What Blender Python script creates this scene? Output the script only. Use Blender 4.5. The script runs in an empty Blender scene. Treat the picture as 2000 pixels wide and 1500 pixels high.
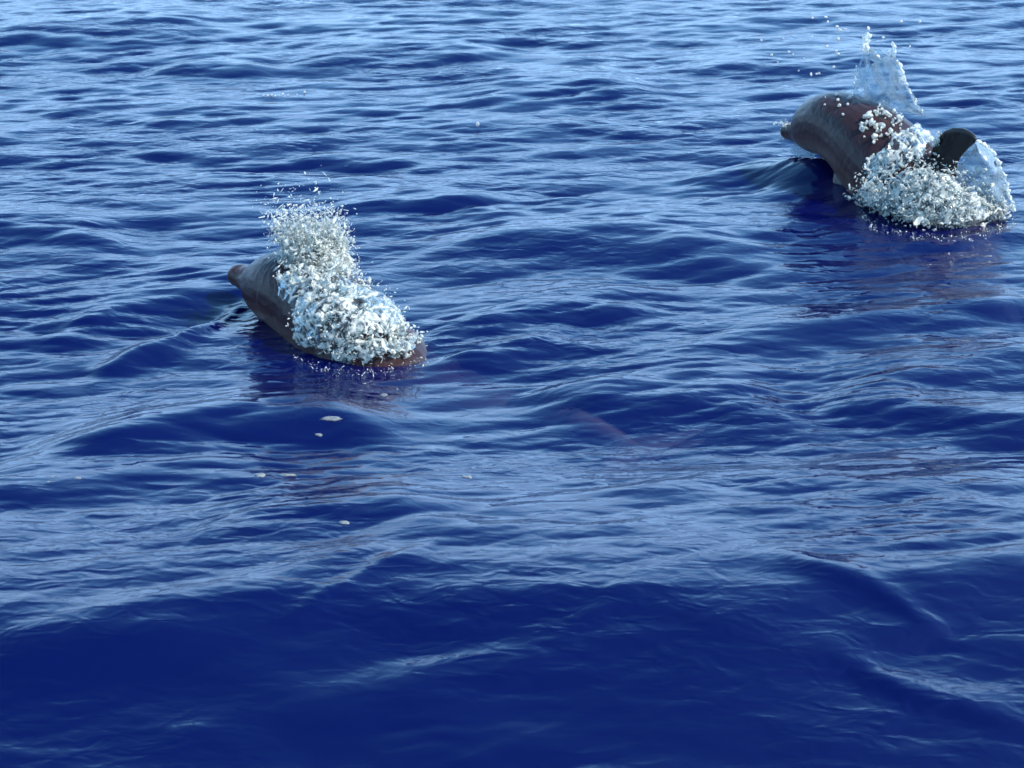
import bpy, bmesh, math, random
import numpy as np
from mathutils import Vector, Matrix, noise

# ------------------------------------------------------------------ camera, sky, sun, exposure
scene = bpy.context.scene
C = scene.collection
R = math.radians

CAM_H, PITCH, FPX = 3.0, 20.5, 4010.0
cam_data = bpy.data.cameras.new('camera')
cam_data.sensor_width = 36.0
cam_data.lens = 36.0 * FPX / 2000.0
cam_data.clip_end = 12000.0
cam_data.dof.use_dof = True
cam_data.dof.focus_distance = 9.6
cam_data.dof.aperture_fstop = 6.3
cam = bpy.data.objects.new('camera', cam_data)
C.objects.link(cam)
cam.location = (0, 0, CAM_H)
cam.rotation_euler = (R(90 - PITCH), 0, 0)
scene.camera = cam

SUN_EL, SUN_AZ = 48.0, 112.0            # azimuth clockwise from +Y
world = bpy.data.worlds.new('World')
scene.world = world
world.use_nodes = True
wn = world.node_tree.nodes; wl = world.node_tree.links
wn.clear()
sky = wn.new('ShaderNodeTexSky'); sky.sky_type = 'NISHITA'
sky.sun_disc = False
sky.sun_elevation = R(SUN_EL); sky.sun_rotation = R(SUN_AZ)
sky.altitude = 0.0; sky.air_density = 0.5; sky.dust_density = 0.1; sky.ozone_density = 6.0
tint = wn.new('ShaderNodeMix'); tint.data_type = 'RGBA'; tint.blend_type = 'MULTIPLY'
tint.inputs[0].default_value = 1.0
tint.inputs[7].default_value = (4.6, 2.75, 1.34, 1)
bg = wn.new('ShaderNodeBackground'); bg.inputs[1].default_value = 0.15
wo = wn.new('ShaderNodeOutputWorld')
cap = wn.new('ShaderNodeMix'); cap.data_type = 'RGBA'; cap.blend_type = 'DARKEN'    # thin even haze: no white horizon
cap.inputs[0].default_value = 1.0; cap.inputs[7].default_value = (2.6, 4.6, 7.3, 1)
sep = wn.new('ShaderNodeSeparateColor'); com = wn.new('ShaderNodeCombineColor')     # deep clear blue overhead, paler low down
wl.new(sky.outputs[0], sep.inputs[0])
for ch, pw in enumerate((2.2, 1.7, 1.6)):
    pn = wn.new('ShaderNodeMath'); pn.operation = 'POWER'; pn.inputs[1].default_value = pw
    wl.new(sep.outputs[ch], pn.inputs[0]); wl.new(pn.outputs[0], com.inputs[ch])
wl.new(com.outputs[0], tint.inputs[6]); wl.new(tint.outputs[2], cap.inputs[6]); wl.new(cap.outputs[2], bg.inputs[0]); wl.new(bg.outputs[0], wo.inputs[0])

sd = bpy.data.lights.new('sun', 'SUN'); sd.energy = 3.2; sd.angle = R(0.53); sd.color = (1.0, 0.95, 0.87)
sun = bpy.data.objects.new('sun', sd); C.objects.link(sun)
sv = Vector((math.sin(R(SUN_AZ)) * math.cos(R(SUN_EL)), math.cos(R(SUN_AZ)) * math.cos(R(SUN_EL)), math.sin(R(SUN_EL))))
sun.rotation_euler = sv.to_track_quat('Z', 'Y').to_euler()
sun.location = (0, 0, 30)

scene.view_settings.view_transform = 'Standard'
scene.view_settings.look = 'None'
scene.view_settings.gamma = 1.0
scene.view_settings.use_curve_mapping = False
scene.view_settings.exposure = 1.5
scene.cycles.use_denoising = True
scene.cycles.max_bounces = 10
scene.cycles.transparent_max_bounces = 16
scene.cycles.caustics_refractive = False
scene.cycles.caustics_reflective = False

# ------------------------------------------------------------------ helpers
rng = np.random.default_rng(11)
random.seed(11)
cp, sp = math.cos(R(PITCH)), math.sin(R(PITCH))

def ray(px, py):
    """World direction through a photo pixel (used only to measure places)."""
    x = (px - 1000.0) / FPX; y = (750.0 - py) / FPX
    return Vector((x, cp + y * sp, -sp + y * cp))

def at(px, py, z=0.0):
    d = ray(px, py); t = (z - CAM_H) / d.z
    return Vector((0, 0, CAM_H)) + d * t

def at_y(px, py, Y):
    d = ray(px, py); t = Y / d.y
    return Vector((0, 0, CAM_H)) + d * t

def tag(o, label=None, cat=None, group=None, kind=None):
    for k, v in (('label', label), ('category', cat), ('group', group), ('kind', kind)):
        if v: o[k] = v
    return o

def mesh_np(name, V, F, mat, smooth=True, parent=None):
    """V (n,3), F (m,3|4) arrays -> ONE linked mesh object."""
    V = np.asarray(V, np.float32); F = np.asarray(F, np.int32)
    me = bpy.data.meshes.new(name)
    k = F.shape[1]
    me.vertices.add(len(V)); me.vertices.foreach_set('co', V.ravel())
    me.loops.add(F.size); me.loops.foreach_set('vertex_index', F.ravel())
    me.polygons.add(len(F))
    me.polygons.foreach_set('loop_start', np.arange(0, F.size, k, dtype=np.int32))
    me.polygons.foreach_set('loop_total', np.full(len(F), k, np.int32))
    me.update(calc_edges=True); me.validate()
    me.polygons.foreach_set('use_smooth', np.full(len(F), smooth))
    me.materials.append(mat)
    o = bpy.data.objects.new(name, me); C.objects.link(o)
    if parent: o.parent = parent
    return o

def new_mat(name):
    m = bpy.data.materials.new(name); m.use_nodes = True
    nt = m.node_tree; nt.nodes.clear()
    return m, nt.nodes, nt.links
# ------------------------------------------------------------------ sea: wave field
TILE, NF = 24.0, 2048
def build_tile(comps):
    """one periodic patch of waves: height and sideways pull, from random wave trains"""
    k1 = np.fft.fftfreq(NF, TILE / NF) * 2 * np.pi
    kx, ky = np.meshgrid(k1, k1, indexing='xy')
    k = np.hypot(kx, ky); k[0, 0] = 1
    lam = 2 * np.pi / k
    th = np.arctan2(ky, kx)
    H = np.zeros((NF, NF), complex)
    for th0, spread, slope, lo, hi, seed in comps:
        rr = np.random.default_rng(seed)
        A = k ** -2.0 * np.abs(np.cos(th - R(th0))) ** spread * np.exp(-(lo / lam) ** 2) * np.exp(-(lam / hi) ** 4)
        Z = (rr.standard_normal((NF, NF)) + 1j * rr.standard_normal((NF, NF))) * A
        s = np.fft.ifft2(1j * ky * Z).real.std(); s2 = np.fft.ifft2(1j * kx * Z).real.std()
        H += Z * slope / math.hypot(s, s2)
    f = lambda Q: np.fft.ifft2(Q).real
    return f(H), f(-1j * kx / k * H), f(-1j * ky / k * H)
CHOP = 1.15
#        direction spread slope shortest longest seed
T_L = build_tile([(95, 4, 0.022, 1.2, 4.0, 6), (93, 3, 0.040, 0.30, 0.9, 1), (111, 5, 0.050, 0.14, 0.6, 2), (80, 5, 0.036, 0.14, 0.6, 12)])
T_S = build_tile([(106, 7, 0.070, 0.10, 0.35, 3), (99, 9, 0.072, 0.045, 0.15, 4)])
T_P = build_tile([(90, 0, 0.30, 0.7, 2.2, 8)])[0]; T_P = T_P / T_P.std()

def sample(T, x, y):
    u = (x / TILE * NF) % NF; v = (y / TILE * NF) % NF
    i = np.floor(u).astype(np.int32); j = np.floor(v).astype(np.int32)
    fu = u - i; fv = v - j; i %= NF; j %= NF; i1 = (i + 1) % NF; j1 = (j + 1) % NF
    return (T[j, i] * (1 - fu) + T[j, i1] * fu) * (1 - fv) + (T[j1, i] * (1 - fu) + T[j1, i1] * fu) * fv

# hand placed swells: crest polyline in the place, height, width of near face and of far back
RIDGES = [
    # photo crest points                                             height near  far
    ([(-2600,1225),(-300,1240),(0,1232),(350,1232),(450,1196),(800,1165),(1000,1172),(1300,1192),(1500,1185),(2000,1150),(2400,1140),(4600,1150)], 0.23, 0.76, 1.10),
    ([(60,880),(240,850),(450,806),(640,800),(780,828)],             0.105, 0.22, 0.36),
    ([(1060,785),(1200,775),(1380,770),(1500,784),(1570,806)],       0.080, 0.24, 0.36),
    ([(1600,795),(1750,792),(1900,812),(2150,818)],                  0.055, 0.18, 0.30),
    ([(380,1085),(560,1058),(720,1044),(900,1062)],                  0.060, 0.19, 0.28),
    ([(-150,990),(100,965),(350,925),(560,918)],                     0.060, 0.22, 0.28),
    ([(1150,1010),(1400,985),(1700,965),(2000,985)],                 0.045, 0.18, 0.26),
    ([(820,480),(1000,458),(1250,455),(1500,475)],                   0.070, 0.28, 0.40),
    ([(-150,430),(30,432),(250,470)],                                0.075, 0.32, 0.40),
    ([(640,400),(860,388),(1010,400)],                               0.050, 0.22, 0.32),
    ([(840,622),(960,612),(1110,590),(1300,600)],                    0.060, 0.20, 0.30),
    ([(1250,690),(1500,655),(1760,612),(2050,575)],                  0.055, 0.20, 0.34),
    ([(1650,740),(1850,705),(2100,680)],                             0.050, 0.25, 0.34),
    ([(100,640),(240,595),(430,570)],                                0.050, 0.22, 0.30),
    ([(-100,78),(0,62),(240,40),(420,45)],                           0.075, 0.45, 0.60),
    ([(560,105),(760,88),(1000,92)],                                 0.070, 0.45, 0.60),
    ([(300,128),(420,118),(540,122)],                                0.060, 0.40, 0.50),
    ([(900,175),(1130,160),(1300,175)],                              0.065, 0.38, 0.50),
    ([(1350,110),(1600,95),(1800,108)],                              0.055, 0.40, 0.50),
    # water pushed aside by the animals
    ([(180,715),(340,660),(470,590)],                                0.050, 0.16, 0.12),
    ([(850,705),(960,690),(1120,640)],                               0.035, 0.14, 0.14),
    ([(1330,345),(1460,325),(1560,300)],                             0.050, 0.22, 0.16),
    ([(1540,430),(1680,462),(1850,478),(2040,440)],                  0.030, 0.14, 0.16),
    # soft folds on the smooth wave in front
    ([(560,1310),(720,1225),(880,1150)],                             0.014, 0.075, 0.07),
    ([(-60,1375),(180,1345),(420,1338)],                             0.014, 0.12, 0.10),
    ([(180,1300),(380,1275),(640,1250)],                             0.014, 0.11, 0.10),
    ([(1520,1195),(1680,1245),(1840,1315)],                          0.020, 0.07, 0.085),
    ([(1600,1352),(1760,1408),(1880,1438),(2080,1475)],              0.024, 0.055, 0.085),
    ([(-100,1310),(300,1345),(700,1400)],                            0.020, 0.24, 0.25),
    ([(800,1340),(1250,1275),(1600,1330)],                           0.024, 0.22, 0.22),
    ([(300,1480),(700,1430),(1000,1450)],                            0.018, 0.20, 0.16),
]
RK = 0.85
def ridge_field(x, y):
    z = np.zeros_like(x)
    for pts, hgt, near, far in RIDGES:
        w = np.array([at(a, b, hgt * 0.6)[:2] for a, b in pts])
        o = np.argsort(w[:, 0]); w = w[o]
        # smooth the crest line
        xs = np.linspace(w[0, 0], w[-1, 0], 96); ys = np.interp(xs, w[:, 0], w[:, 1])
        ker = np.hanning(11); ker /= ker.sum()
        ys = np.convolve(np.pad(ys, 5, mode='edge'), ker, 'valid')
        yc = np.interp(x, xs, ys)
        d = y - yc
        prof = np.where(d < 0, np.exp(-np.abs(d / near) ** (1.25 if near > .5 else 2)), np.exp(-(d / far) ** 2))
        L = xs[-1] - xs[0]; e = 0.40 * L
        end = np.clip((x - xs[0] + e * .3) / e, 0, 1) * np.clip((xs[-1] + e * .3 - x) / e, 0, 1)
        end = end * end * (3 - 2 * end)
        z += RK * hgt * prof * end
    return z

LUMPS = [(1.70, 11.25, 0.17, 0.34, 0.24, 2.07), (2.05, 10.75, 0.05, 0.4, 0.25, 2.07), (-0.95, 9.05, 0.04, 0.5, 0.30, 2.3), (-1.45, 8.95, -0.05, 0.3, 0.22, 0.4)]     # local humps and hollows of the surface round the animals: (x, y, height, rx, ry, angle)
def lump_field(x, y):
    z = np.zeros_like(x)
    for (cx, cy, h, rx, ry, a) in LUMPS:
        dx, dy = x - cx, y - cy
        u = (dx * math.cos(a) + dy * math.sin(a)) / rx; v = (-dx * math.sin(a) + dy * math.cos(a)) / ry
        z += h * np.exp(-(u * u + v * v))
    return z

SLICK = [(-0.80, 8.0, 0.55, 0.55), (2.05, 9.9, 0.6, 0.5)]     # flattened water behind the animals
def waves(x, y):
    """open-water waves: height, pull in x, pull in y. The long smooth wave in front is glassier than the sea behind;
    the small ripples come in cat's-paws"""
    cl = 1.0 + np.clip((y - 8.0) / 9, 0, 0.25)
    for qx, qy, rx, ry in SLICK: cl = cl * (1 - 0.85 * np.exp(-((x - qx) / rx) ** 2 - ((y - qy) / ry) ** 2))
    cs = np.clip((y - 5.35) / 1.1, 0.42, 1.0) * np.clip(0.95 + 0.38 * sample(T_P, x, y), 0.40, 1.7) * np.clip(1.25 - y / 32, 0.7, 1)
    return tuple(sample(a, x, y) * cl + sample(b, x, y) * cs for a, b in zip(T_L, T_S))

def sea_z(x, y):
    x = np.asarray(x, float); y = np.asarray(y, float)
    return waves(x, y)[0] + ridge_field(x, y) + lump_field(x, y)

def build_sea(mat):
    y_in = [4.0]
    while y_in[-1] < 21.0:
        y_in.append(y_in[-1] + 0.0072 * (y_in[-1] / 5.0) ** 1.15)
    y_far = [y_in[-1]]; st = 0.05
    while y_far[-1] < 6000:
        y_far.append(y_far[-1] + st); st *= 1.09
    y_near = [4.0]; st = 0.02
    while y_near[-1] > -300:
        y_near.append(y_near[-1] - st); st *= 1.15
    ys = np.array(y_near[:0:-1] + y_in + y_far[1:])
    n = 560
    u_in = np.linspace(0, 0.42, n); u_out = [0.42]; st = u_in[1]
    while u_out[-1] < 60:
        u_out.append(u_out[-1] + st); st *= 1.16
    up = np.concatenate([u_in, u_out[1:]])
    us = np.concatenate([-up[:0:-1], up])
    U, Y = np.meshgrid(us, ys)
    W = np.where(Y > 4, Y, 4 + 0 * Y)
    W = np.minimum(W, 4000)
    X = U * W
    fade = np.clip((45 - Y) / 24, 0, 1) * np.clip((Y + 2) / 6, 0, 1) * np.clip((1.2 - np.abs(U)) / 0.6, 0, 1)
    wz, wx, wy = waves(X, Y)
    Z = (wz + ridge_field(X, Y) + lump_field(X, Y)) * fade
    XX = X + CHOP * wx * fade
    YY = Y + CHOP * wy * fade
    V = np.stack([XX, YY, Z], -1).reshape(-1, 3)
    r, c = X.shape
    idx = np.arange(r * c).reshape(r, c)
    F = np.stack([idx[:-1, :-1], idx[:-1, 1:], idx[1:, 1:], idx[1:, :-1]], -1).reshape(-1, 4)
    o = mesh_np('sea', V, F, mat)
    tag(o, kind='structure')
    print('sea faces', len(F), X.shape)
    return o

def sea_material():
    m, N, L = new_mat('sea_water')
    out = N.new('ShaderNodeOutputMaterial')
    geo = N.new('ShaderNodeNewGeometry')
    mp = N.new('ShaderNodeMapping'); mp.inputs['Scale'].default_value = (0.55, 1.0, 1.0)
    L.new(geo.outputs['Position'], mp.inputs[0])
    n1 = N.new('ShaderNodeTexNoise'); n1.inputs['Scale'].default_value = 16; n1.inputs['Detail'].default_value = 2.5
    n1.inputs['Distortion'].default_value = 0.6
    L.new(mp.outputs[0], n1.inputs['Vector'])
    # ripples come in patches
    n2 = N.new('ShaderNodeTexNoise'); n2.inputs['Scale'].default_value = 1.1; n2.inputs['Detail'].default_value = 2
    L.new(mp.outputs[0], n2.inputs['Vector'])
    mr = N.new('ShaderNodeMapRange'); mr.inputs[1].default_value = 0.40; mr.inputs[2].default_value = 0.68
    mr.inputs[3].default_value = 0.3; mr.inputs[4].default_value = 1.0
    L.new(n2.outputs[0], mr.inputs[0])
    hm = N.new('ShaderNodeMath'); hm.operation = 'MULTIPLY'
    L.new(n1.outputs[0], hm.inputs[0]); L.new(mr.outputs[0], hm.inputs[1])
    bp = N.new('ShaderNodeBump'); bp.inputs['Strength'].default_value = 1.0; bp.inputs['Distance'].default_value = 0.0115
    L.new(hm.outputs[0], bp.inputs['Height'])
    fr = N.new('ShaderNodeFresnel'); fr.inputs[0].default_value = 1.34; L.new(bp.outputs[0], fr.inputs['Normal'])
    gl = N.new('ShaderNodeBsdfGlossy'); gl.inputs['Roughness'].default_value = 0.04; L.new(bp.outputs[0], gl.inputs['Normal'])
    df = N.new('ShaderNodeBsdfDiffuse'); df.inputs[0].default_value = WATER
    L.new(bp.outputs[0], df.inputs['Normal'])
    tr = N.new('ShaderNodeBsdfTransparent'); tr.inputs[0].default_value = (0.85, 0.88, 0.95, 1)
    m1 = N.new('ShaderNodeMixShader'); m1.inputs[0].default_value = 0.66
    L.new(df.outputs[0], m1.inputs[1]); L.new(tr.outputs[0], m1.inputs[2])
    rf = N.new('ShaderNodeBsdfRefraction'); rf.inputs['IOR'].default_value = 1.33; rf.inputs['Roughness'].default_value = 0.0
    rf.inputs[0].default_value = (0.85, 0.88, 0.95, 1); L.new(bp.outputs[0], rf.inputs['Normal'])
    mrf = N.new('ShaderNodeMixShader'); mrf.inputs[0].default_value = 0.55
    L.new(tr.outputs[0], mrf.inputs[1]); L.new(rf.outputs[0], mrf.inputs[2]); L.new(mrf.outputs[0], m1.inputs[2])
    m2 = N.new('ShaderNodeMixShader')
    L.new(fr.outputs[0], m2.inputs[0]); L.new(m1.outputs[0], m2.inputs[1]); L.new(gl.outputs[0], m2.inputs[2])
    L.new(m2.outputs[0], out.inputs[0])
    va = N.new('ShaderNodeVolumeAbsorption'); va.inputs[0].default_value = (0.25, 0.5, 0.8, 1); va.inputs[1].default_value = 0.9
    L.new(va.outputs[0], out.inputs[1])
    return m
WATER = (0.0006, 0.0034, 0.092, 1)
M_SEA = sea_material()
def build_blocker_floor():  # unseen dark plane, added to block background light showing through the water
    m, N, L = new_mat('blocker_dark')
    out = N.new('ShaderNodeOutputMaterial'); d = N.new('ShaderNodeBsdfDiffuse'); d.inputs[0].default_value = (0.05, 0.06, 0.08, 1)
    L.new(d.outputs[0], out.inputs[0])
    s = 7000
    o = mesh_np('blocker_floor', [(-s, -s, -14), (s, -s, -14), (s, s, -14), (-s, s, -14)], [(0, 1, 2, 3)], m, False)
    tag(o, kind='structure')
build_blocker_floor()
# ------------------------------------------------------------------ sea surface lookup (for things that float)
def sea_h(x, y):
    x = np.asarray(x, float); y = np.asarray(y, float)
    qx, qy = x.copy(), y.copy()
    for _ in range(3):
        _h, wx, wy = waves(qx, qy)
        qx = x - CHOP * wx; qy = y - CHOP * wy
    return sea_z(qx, qy)

def sea_many(px, py):
    """Where lines of sight through photo pixels meet the waves."""
    px = np.asarray(px, float); py = np.asarray(py, float)
    x = (px - 1000.0) / FPX; y = (750.0 - py) / FPX
    D = np.stack([x, cp + y * sp, -sp + y * cp], -1)
    z = np.zeros(len(px))
    for _ in range(9):
        P = D * ((z - CAM_H) / D[:, 2])[:, None]
        z = 0.4 * z + 0.6 * sea_h(P[:, 0], P[:, 1])
    P = D * ((z - CAM_H) / D[:, 2])[:, None] + np.array([0, 0, CAM_H])
    return P
def sea_at(px, py):
    return Vector(sea_many([px], [py])[0])

# ------------------------------------------------------------------ dolphins
#            t     half-width  up     down    (fractions of the body length)
PROFILE = np.array([
    (0.000, 0.0090, 0.0080, 0.0080),
    (0.008, 0.0190, 0.0140, 0.0150),
    (0.028, 0.0225, 0.0165, 0.0190),
    (0.052, 0.0270, 0.0200, 0.0230),
    (0.066, 0.0340, 0.0280, 0.0280),
    (0.084, 0.0460, 0.0450, 0.0370),
    (0.108, 0.0550, 0.0560, 0.0470),
    (0.150, 0.0640, 0.0640, 0.0570),
    (0.220, 0.0720, 0.0690, 0.0660),
    (0.300, 0.0840, 0.0790, 0.0780),
    (0.380, 0.0890, 0.0850, 0.0830),
    (0.480, 0.0860, 0.0860, 0.0820),
    (0.580, 0.0740, 0.0800, 0.0720),
    (0.680, 0.0560, 0.0680, 0.0570),
    (0.780, 0.0360, 0.0520, 0.0430),
    (0.860, 0.0220, 0.0370, 0.0310),
    (0.920, 0.0150, 0.0240, 0.0220),
    (0.965, 0.0120, 0.0150, 0.0140),
    (0.990, 0.0080, 0.0090, 0.0090)])

def cr(ts, vs, t):
    """smooth interpolation (Catmull-Rom in t)"""
    ts = np.asarray(ts, float); vs = np.asarray(vs, float)
    m = np.gradient(vs, ts, axis=0)
    t = np.clip(np.asarray(t, float), ts[0], ts[-1])
    i = np.clip(np.searchsorted(ts, t, side='right') - 1, 0, len(ts) - 2)
    h = ts[i + 1] - ts[i]; s = (t - ts[i]) / h
    if vs.ndim > 1: s = s[:, None]; h = h[:, None]
    return ((2*s**3 - 3*s**2 + 1) * vs[i] + (s**3 - 2*s**2 + s) * h * m[i] + (-2*s**3 + 3*s**2) * vs[i+1] + (s**3 - s**2) * h * m[i+1])

class Spine:
    def __init__(self, tip, heading, L, zs, roll=0.0, bend=(), follow=None):
        hv = Vector((heading[0], heading[1], 0)).normalized()
        n = 240
        t = np.linspace(0, 1, n)
        z = cr([a for a, _ in zs], [b for _, b in zs], t)
        lat = cr([a for a, _ in bend], [b for _, b in bend], t) if bend else np.zeros(n)
        # step along so that the arc length stays L
        dz = np.diff(z); step = np.sqrt(np.maximum((L / (n - 1)) ** 2 - dz ** 2, 1e-8))
        a = np.concatenate([[0], np.cumsum(step)])
        side = np.array([hv.y, -hv.x, 0.0])          # animal's right
        self.P = np.array([tip[0], tip[1], 0]) - a[:, None] * np.array(hv) + lat[:, None] * side
        self.P[:, 2] = z
        if follow:      # from here back the body keeps its depth under the waves
            k = np.clip((t - follow[0]) / (follow[1] - follow[0]), 0, 1)
            hw = np.convolve(np.pad(sea_h(self.P[:, 0], self.P[:, 1]), 10, mode='edge'), np.ones(21) / 21, 'valid')
            self.P[:, 2] += k * hw
        self.t, self.L = t, L
        T = -np.gradient(self.P, axis=0); T /= np.linalg.norm(T, axis=1)[:, None]   # points to the beak
        S = np.cross(T, [0, 0, 1.0]); S /= np.linalg.norm(S, axis=1)[:, None]       # right
        U = np.cross(S, T)
        c, s = math.cos(roll), math.sin(roll)
        self.S, self.U, self.T = S * c + U * s, U * c - S * s, T
    def frame(self, t):
        f = lambda A: np.array([np.interp(t, self.t, A[:, k]) for k in range(3)])
        return f(self.P), f(self.S), f(self.U), f(self.T)
    def pt(self, t, s, u):
        """s to the right and u up, metres, at body station t (t > 1 runs past the tail)"""
        P, S, U, T = self.frame(min(max(t, 0), 1))
        return P + S * s + U * u - T * max(0, t - 1) * self.L

def loft(rings, cap=True):
    n, m = len(rings), len(rings[0])
    V = [p for r in rings for p in r]; F = []
    for i in range(n - 1):
        for j in range(m):
            F.append((i*m + j, i*m + (j+1) % m, (i+1)*m + (j+1) % m, (i+1)*m + j))
    if cap:
        F.append(tuple(range(m - 1, -1, -1))); F.append(tuple(range((n-1)*m, n*m)))
    return V, F

def foil(lead, trail, thick, axis_pts):
    """closed fin from leading/trailing edge points (3D), thickness along given normals"""
    rings = []
    for a, b, th, nrm in zip(lead, trail, thick, axis_pts):
        a, b, nrm = np.array(a), np.array(b), np.array(nrm)
        r = []
        for k in range(14):
            ang = 2 * math.pi * k / 14
            q = 0.5 - 0.5 * math.cos(ang)                # 0 lead .. 1 trail
            w = math.copysign(abs(math.sin(ang)) ** 0.6, math.sin(ang)) * (0.38 + 0.62 * (1 - q))
            r.append(a + (b - a) * q + nrm * th * w)
        rings.append(r)
    return loft(rings)

def make_dolphin(spine, fin_h, girth=1.0, fin_shade_amt=1.0, fin_marks=None):
    L = spine.L
    parts = []
    ts = np.concatenate([np.linspace(0, 0.14, 22), np.linspace(0.155, 0.99, 60)])
    prof = cr(PROFILE[:, 0], PROFILE[:, 1:], ts)
    prof = prof * girth
    rings = []
    for t, (w, hu, hd) in zip(ts, np.maximum(prof, 0.003)):
        P, S, U, T = spine.frame(t)
        r = []
        for k in range(28):
            a = 2 * math.pi * k / 28
            c, s = math.cos(a), math.sin(a)
            ex = 0.94
            x = math.copysign(abs(c) ** ex, c) * w * L
            y = math.copysign(abs(s) ** ex, s) * (hu if s > 0 else hd) * L
            r.append(P + S * x + U * y)
        rings.append(r)
    parts.append(loft(rings))
    # dorsal fin: (station lead, station trail, height)
    le, tr, th, nr = [], [], [], []
    if fin_marks:                     # measured: lines of sight meet the upright plane of the fin
        P0, S0 = Vector(spine.pt(0.46, 0, 0)), Vector(spine.frame(0.46)[1])
        hit = lambda q: Vector((0, 0, CAM_H)) + ray(*q) * ((P0 - Vector((0, 0, CAM_H))).dot(S0) / ray(*q).dot(S0))
        for i, (a, b) in enumerate(zip(*fin_marks)):
            le.append(hit(a)); tr.append(hit(b)); th.append(0.036 * (1 - 0.6 * i / len(fin_marks[0]))); nr.append(S0)
    else:
        for a, b, h in [(0.405, 0.560, -0.30), (0.42, 0.555, 0.0), (0.46, 0.555, 0.5), (0.51, 0.56, 0.9)]:
            top = float(cr(PROFILE[:, 0], PROFILE[:, 2], [0.5])[0]) * L * 0.93
            le.append(spine.pt(a, 0, top + h * fin_h)); tr.append(spine.pt(b, 0, top + h * fin_h)); th.append(0.03); nr.append(spine.frame(0.5)[1])
    parts.append(foil(le, tr, th, nr))
    # flippers
    for sg in (-1, 1):
        le, tr, th, nr = [], [], [], []
        for q in (0, 0.15, 0.35, 0.6, 0.8, 0.93, 1.0):
            sl = 0.245 + 0.115 * q ** 1.2; ch = 0.062 * (1 - q) ** 0.6 * (1 - 0.2 * q) + 0.006
            out = (0.050 + 0.050 * q) * L * sg; dn = (-0.045 - 0.075 * q) * L
            le.append(spine.pt(sl, out, dn)); tr.append(spine.pt(sl + ch, out, dn - 0.01))
            th.append(0.020 * (1 - 0.7 * q)); nr.append(spine.frame(0.25)[2])
        parts.append(foil(le, tr, th, nr))
    # flukes
    for sg in (-1, 1):
        le, tr, th, nr = [], [], [], []
        for q in (-0.06, 0, 0.15, 0.35, 0.55, 0.75, 0.9, 1.0):
            qq = max(q, 0)
            sl = 0.925 + 0.062 * qq ** 1.15 + 0.004; ch = 0.060 * (1 - qq) ** 0.75 + 0.004 + 0.012 * qq * (1 - qq)
            out = q * 0.118 * L * sg
            le.append(spine.pt(sl, out, 0.0)); tr.append(spine.pt(sl + ch, out, 0.0))
            th.append(0.018 * (1 - 0.7 * qq)); nr.append(spine.frame(0.95)[2])
        parts.append(foil(le, tr, th, nr))
    V, F = [], []
    for v, f in parts:
        o = len(V); V += [tuple(p) for p in v]; F += [tuple(i + o for i in q) for q in f]
    me = bpy.data.meshes.new('dolphin_rough'); me.from_pydata(V, [], F); me.update()
    bm = bmesh.new(); bm.from_mesh(me)
    # every closed piece outward
    bmesh.ops.recalc_face_normals(bm, faces=bm.faces); bm.to_mesh(me); bm.free()
    o = bpy.data.objects.new('dolphin', me); C.objects.link(o)
    rm = o.modifiers.new('r', 'REMESH'); rm.mode = 'VOXEL'; rm.voxel_size = 0.0065; rm.use_smooth_shade = True
    sm = o.modifiers.new('s', 'SMOOTH'); sm.factor = 0.5; sm.iterations = 5
    dg = bpy.context.evaluated_depsgraph_get()
    fin = bpy.data.meshes.new_from_object(o.evaluated_get(dg))
    o.modifiers.clear(); o.data = fin; bpy.data.meshes.remove(me)
    fin.name = 'dolphin'
    n = len(fin.vertices); co = np.empty(n * 3, np.float32); fin.vertices.foreach_get('co', co); co = co.reshape(-1, 3)
    fin.polygons.foreach_set('use_smooth', np.ones(len(fin.polygons), bool))
    # countershading: 1 on the belly, 0 on the back; separate mask paints shade onto the dorsal fin
    Psub = spine.P[::4]
    d2 = ((co[:, None, :] - Psub[None]) ** 2).sum(-1); j = d2.argmin(1) * 4
    rel = co - spine.P[j]
    u = (rel * spine.U[j]).sum(1) / L; s = (rel * spine.S[j]).sum(1) / L
    hu = cr(PROFILE[:, 0], PROFILE[:, 2], spine.t[j])
    belly = np.clip((-u / (hu + 1e-3) + 0.25) / 0.9, 0, 1)
    fin_shade = np.clip((u / (hu + 1e-3) - 1.05) / 0.25, 0, 1) * (spine.t[j] > 0.36) * fin_shade_amt
    at_ = fin.color_attributes.new('skin', 'FLOAT_COLOR', 'POINT')
    col = np.stack([belly, fin_shade, spine.t[j], np.ones(n)], -1).astype(np.float32)
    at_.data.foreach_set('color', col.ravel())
    return o

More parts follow.
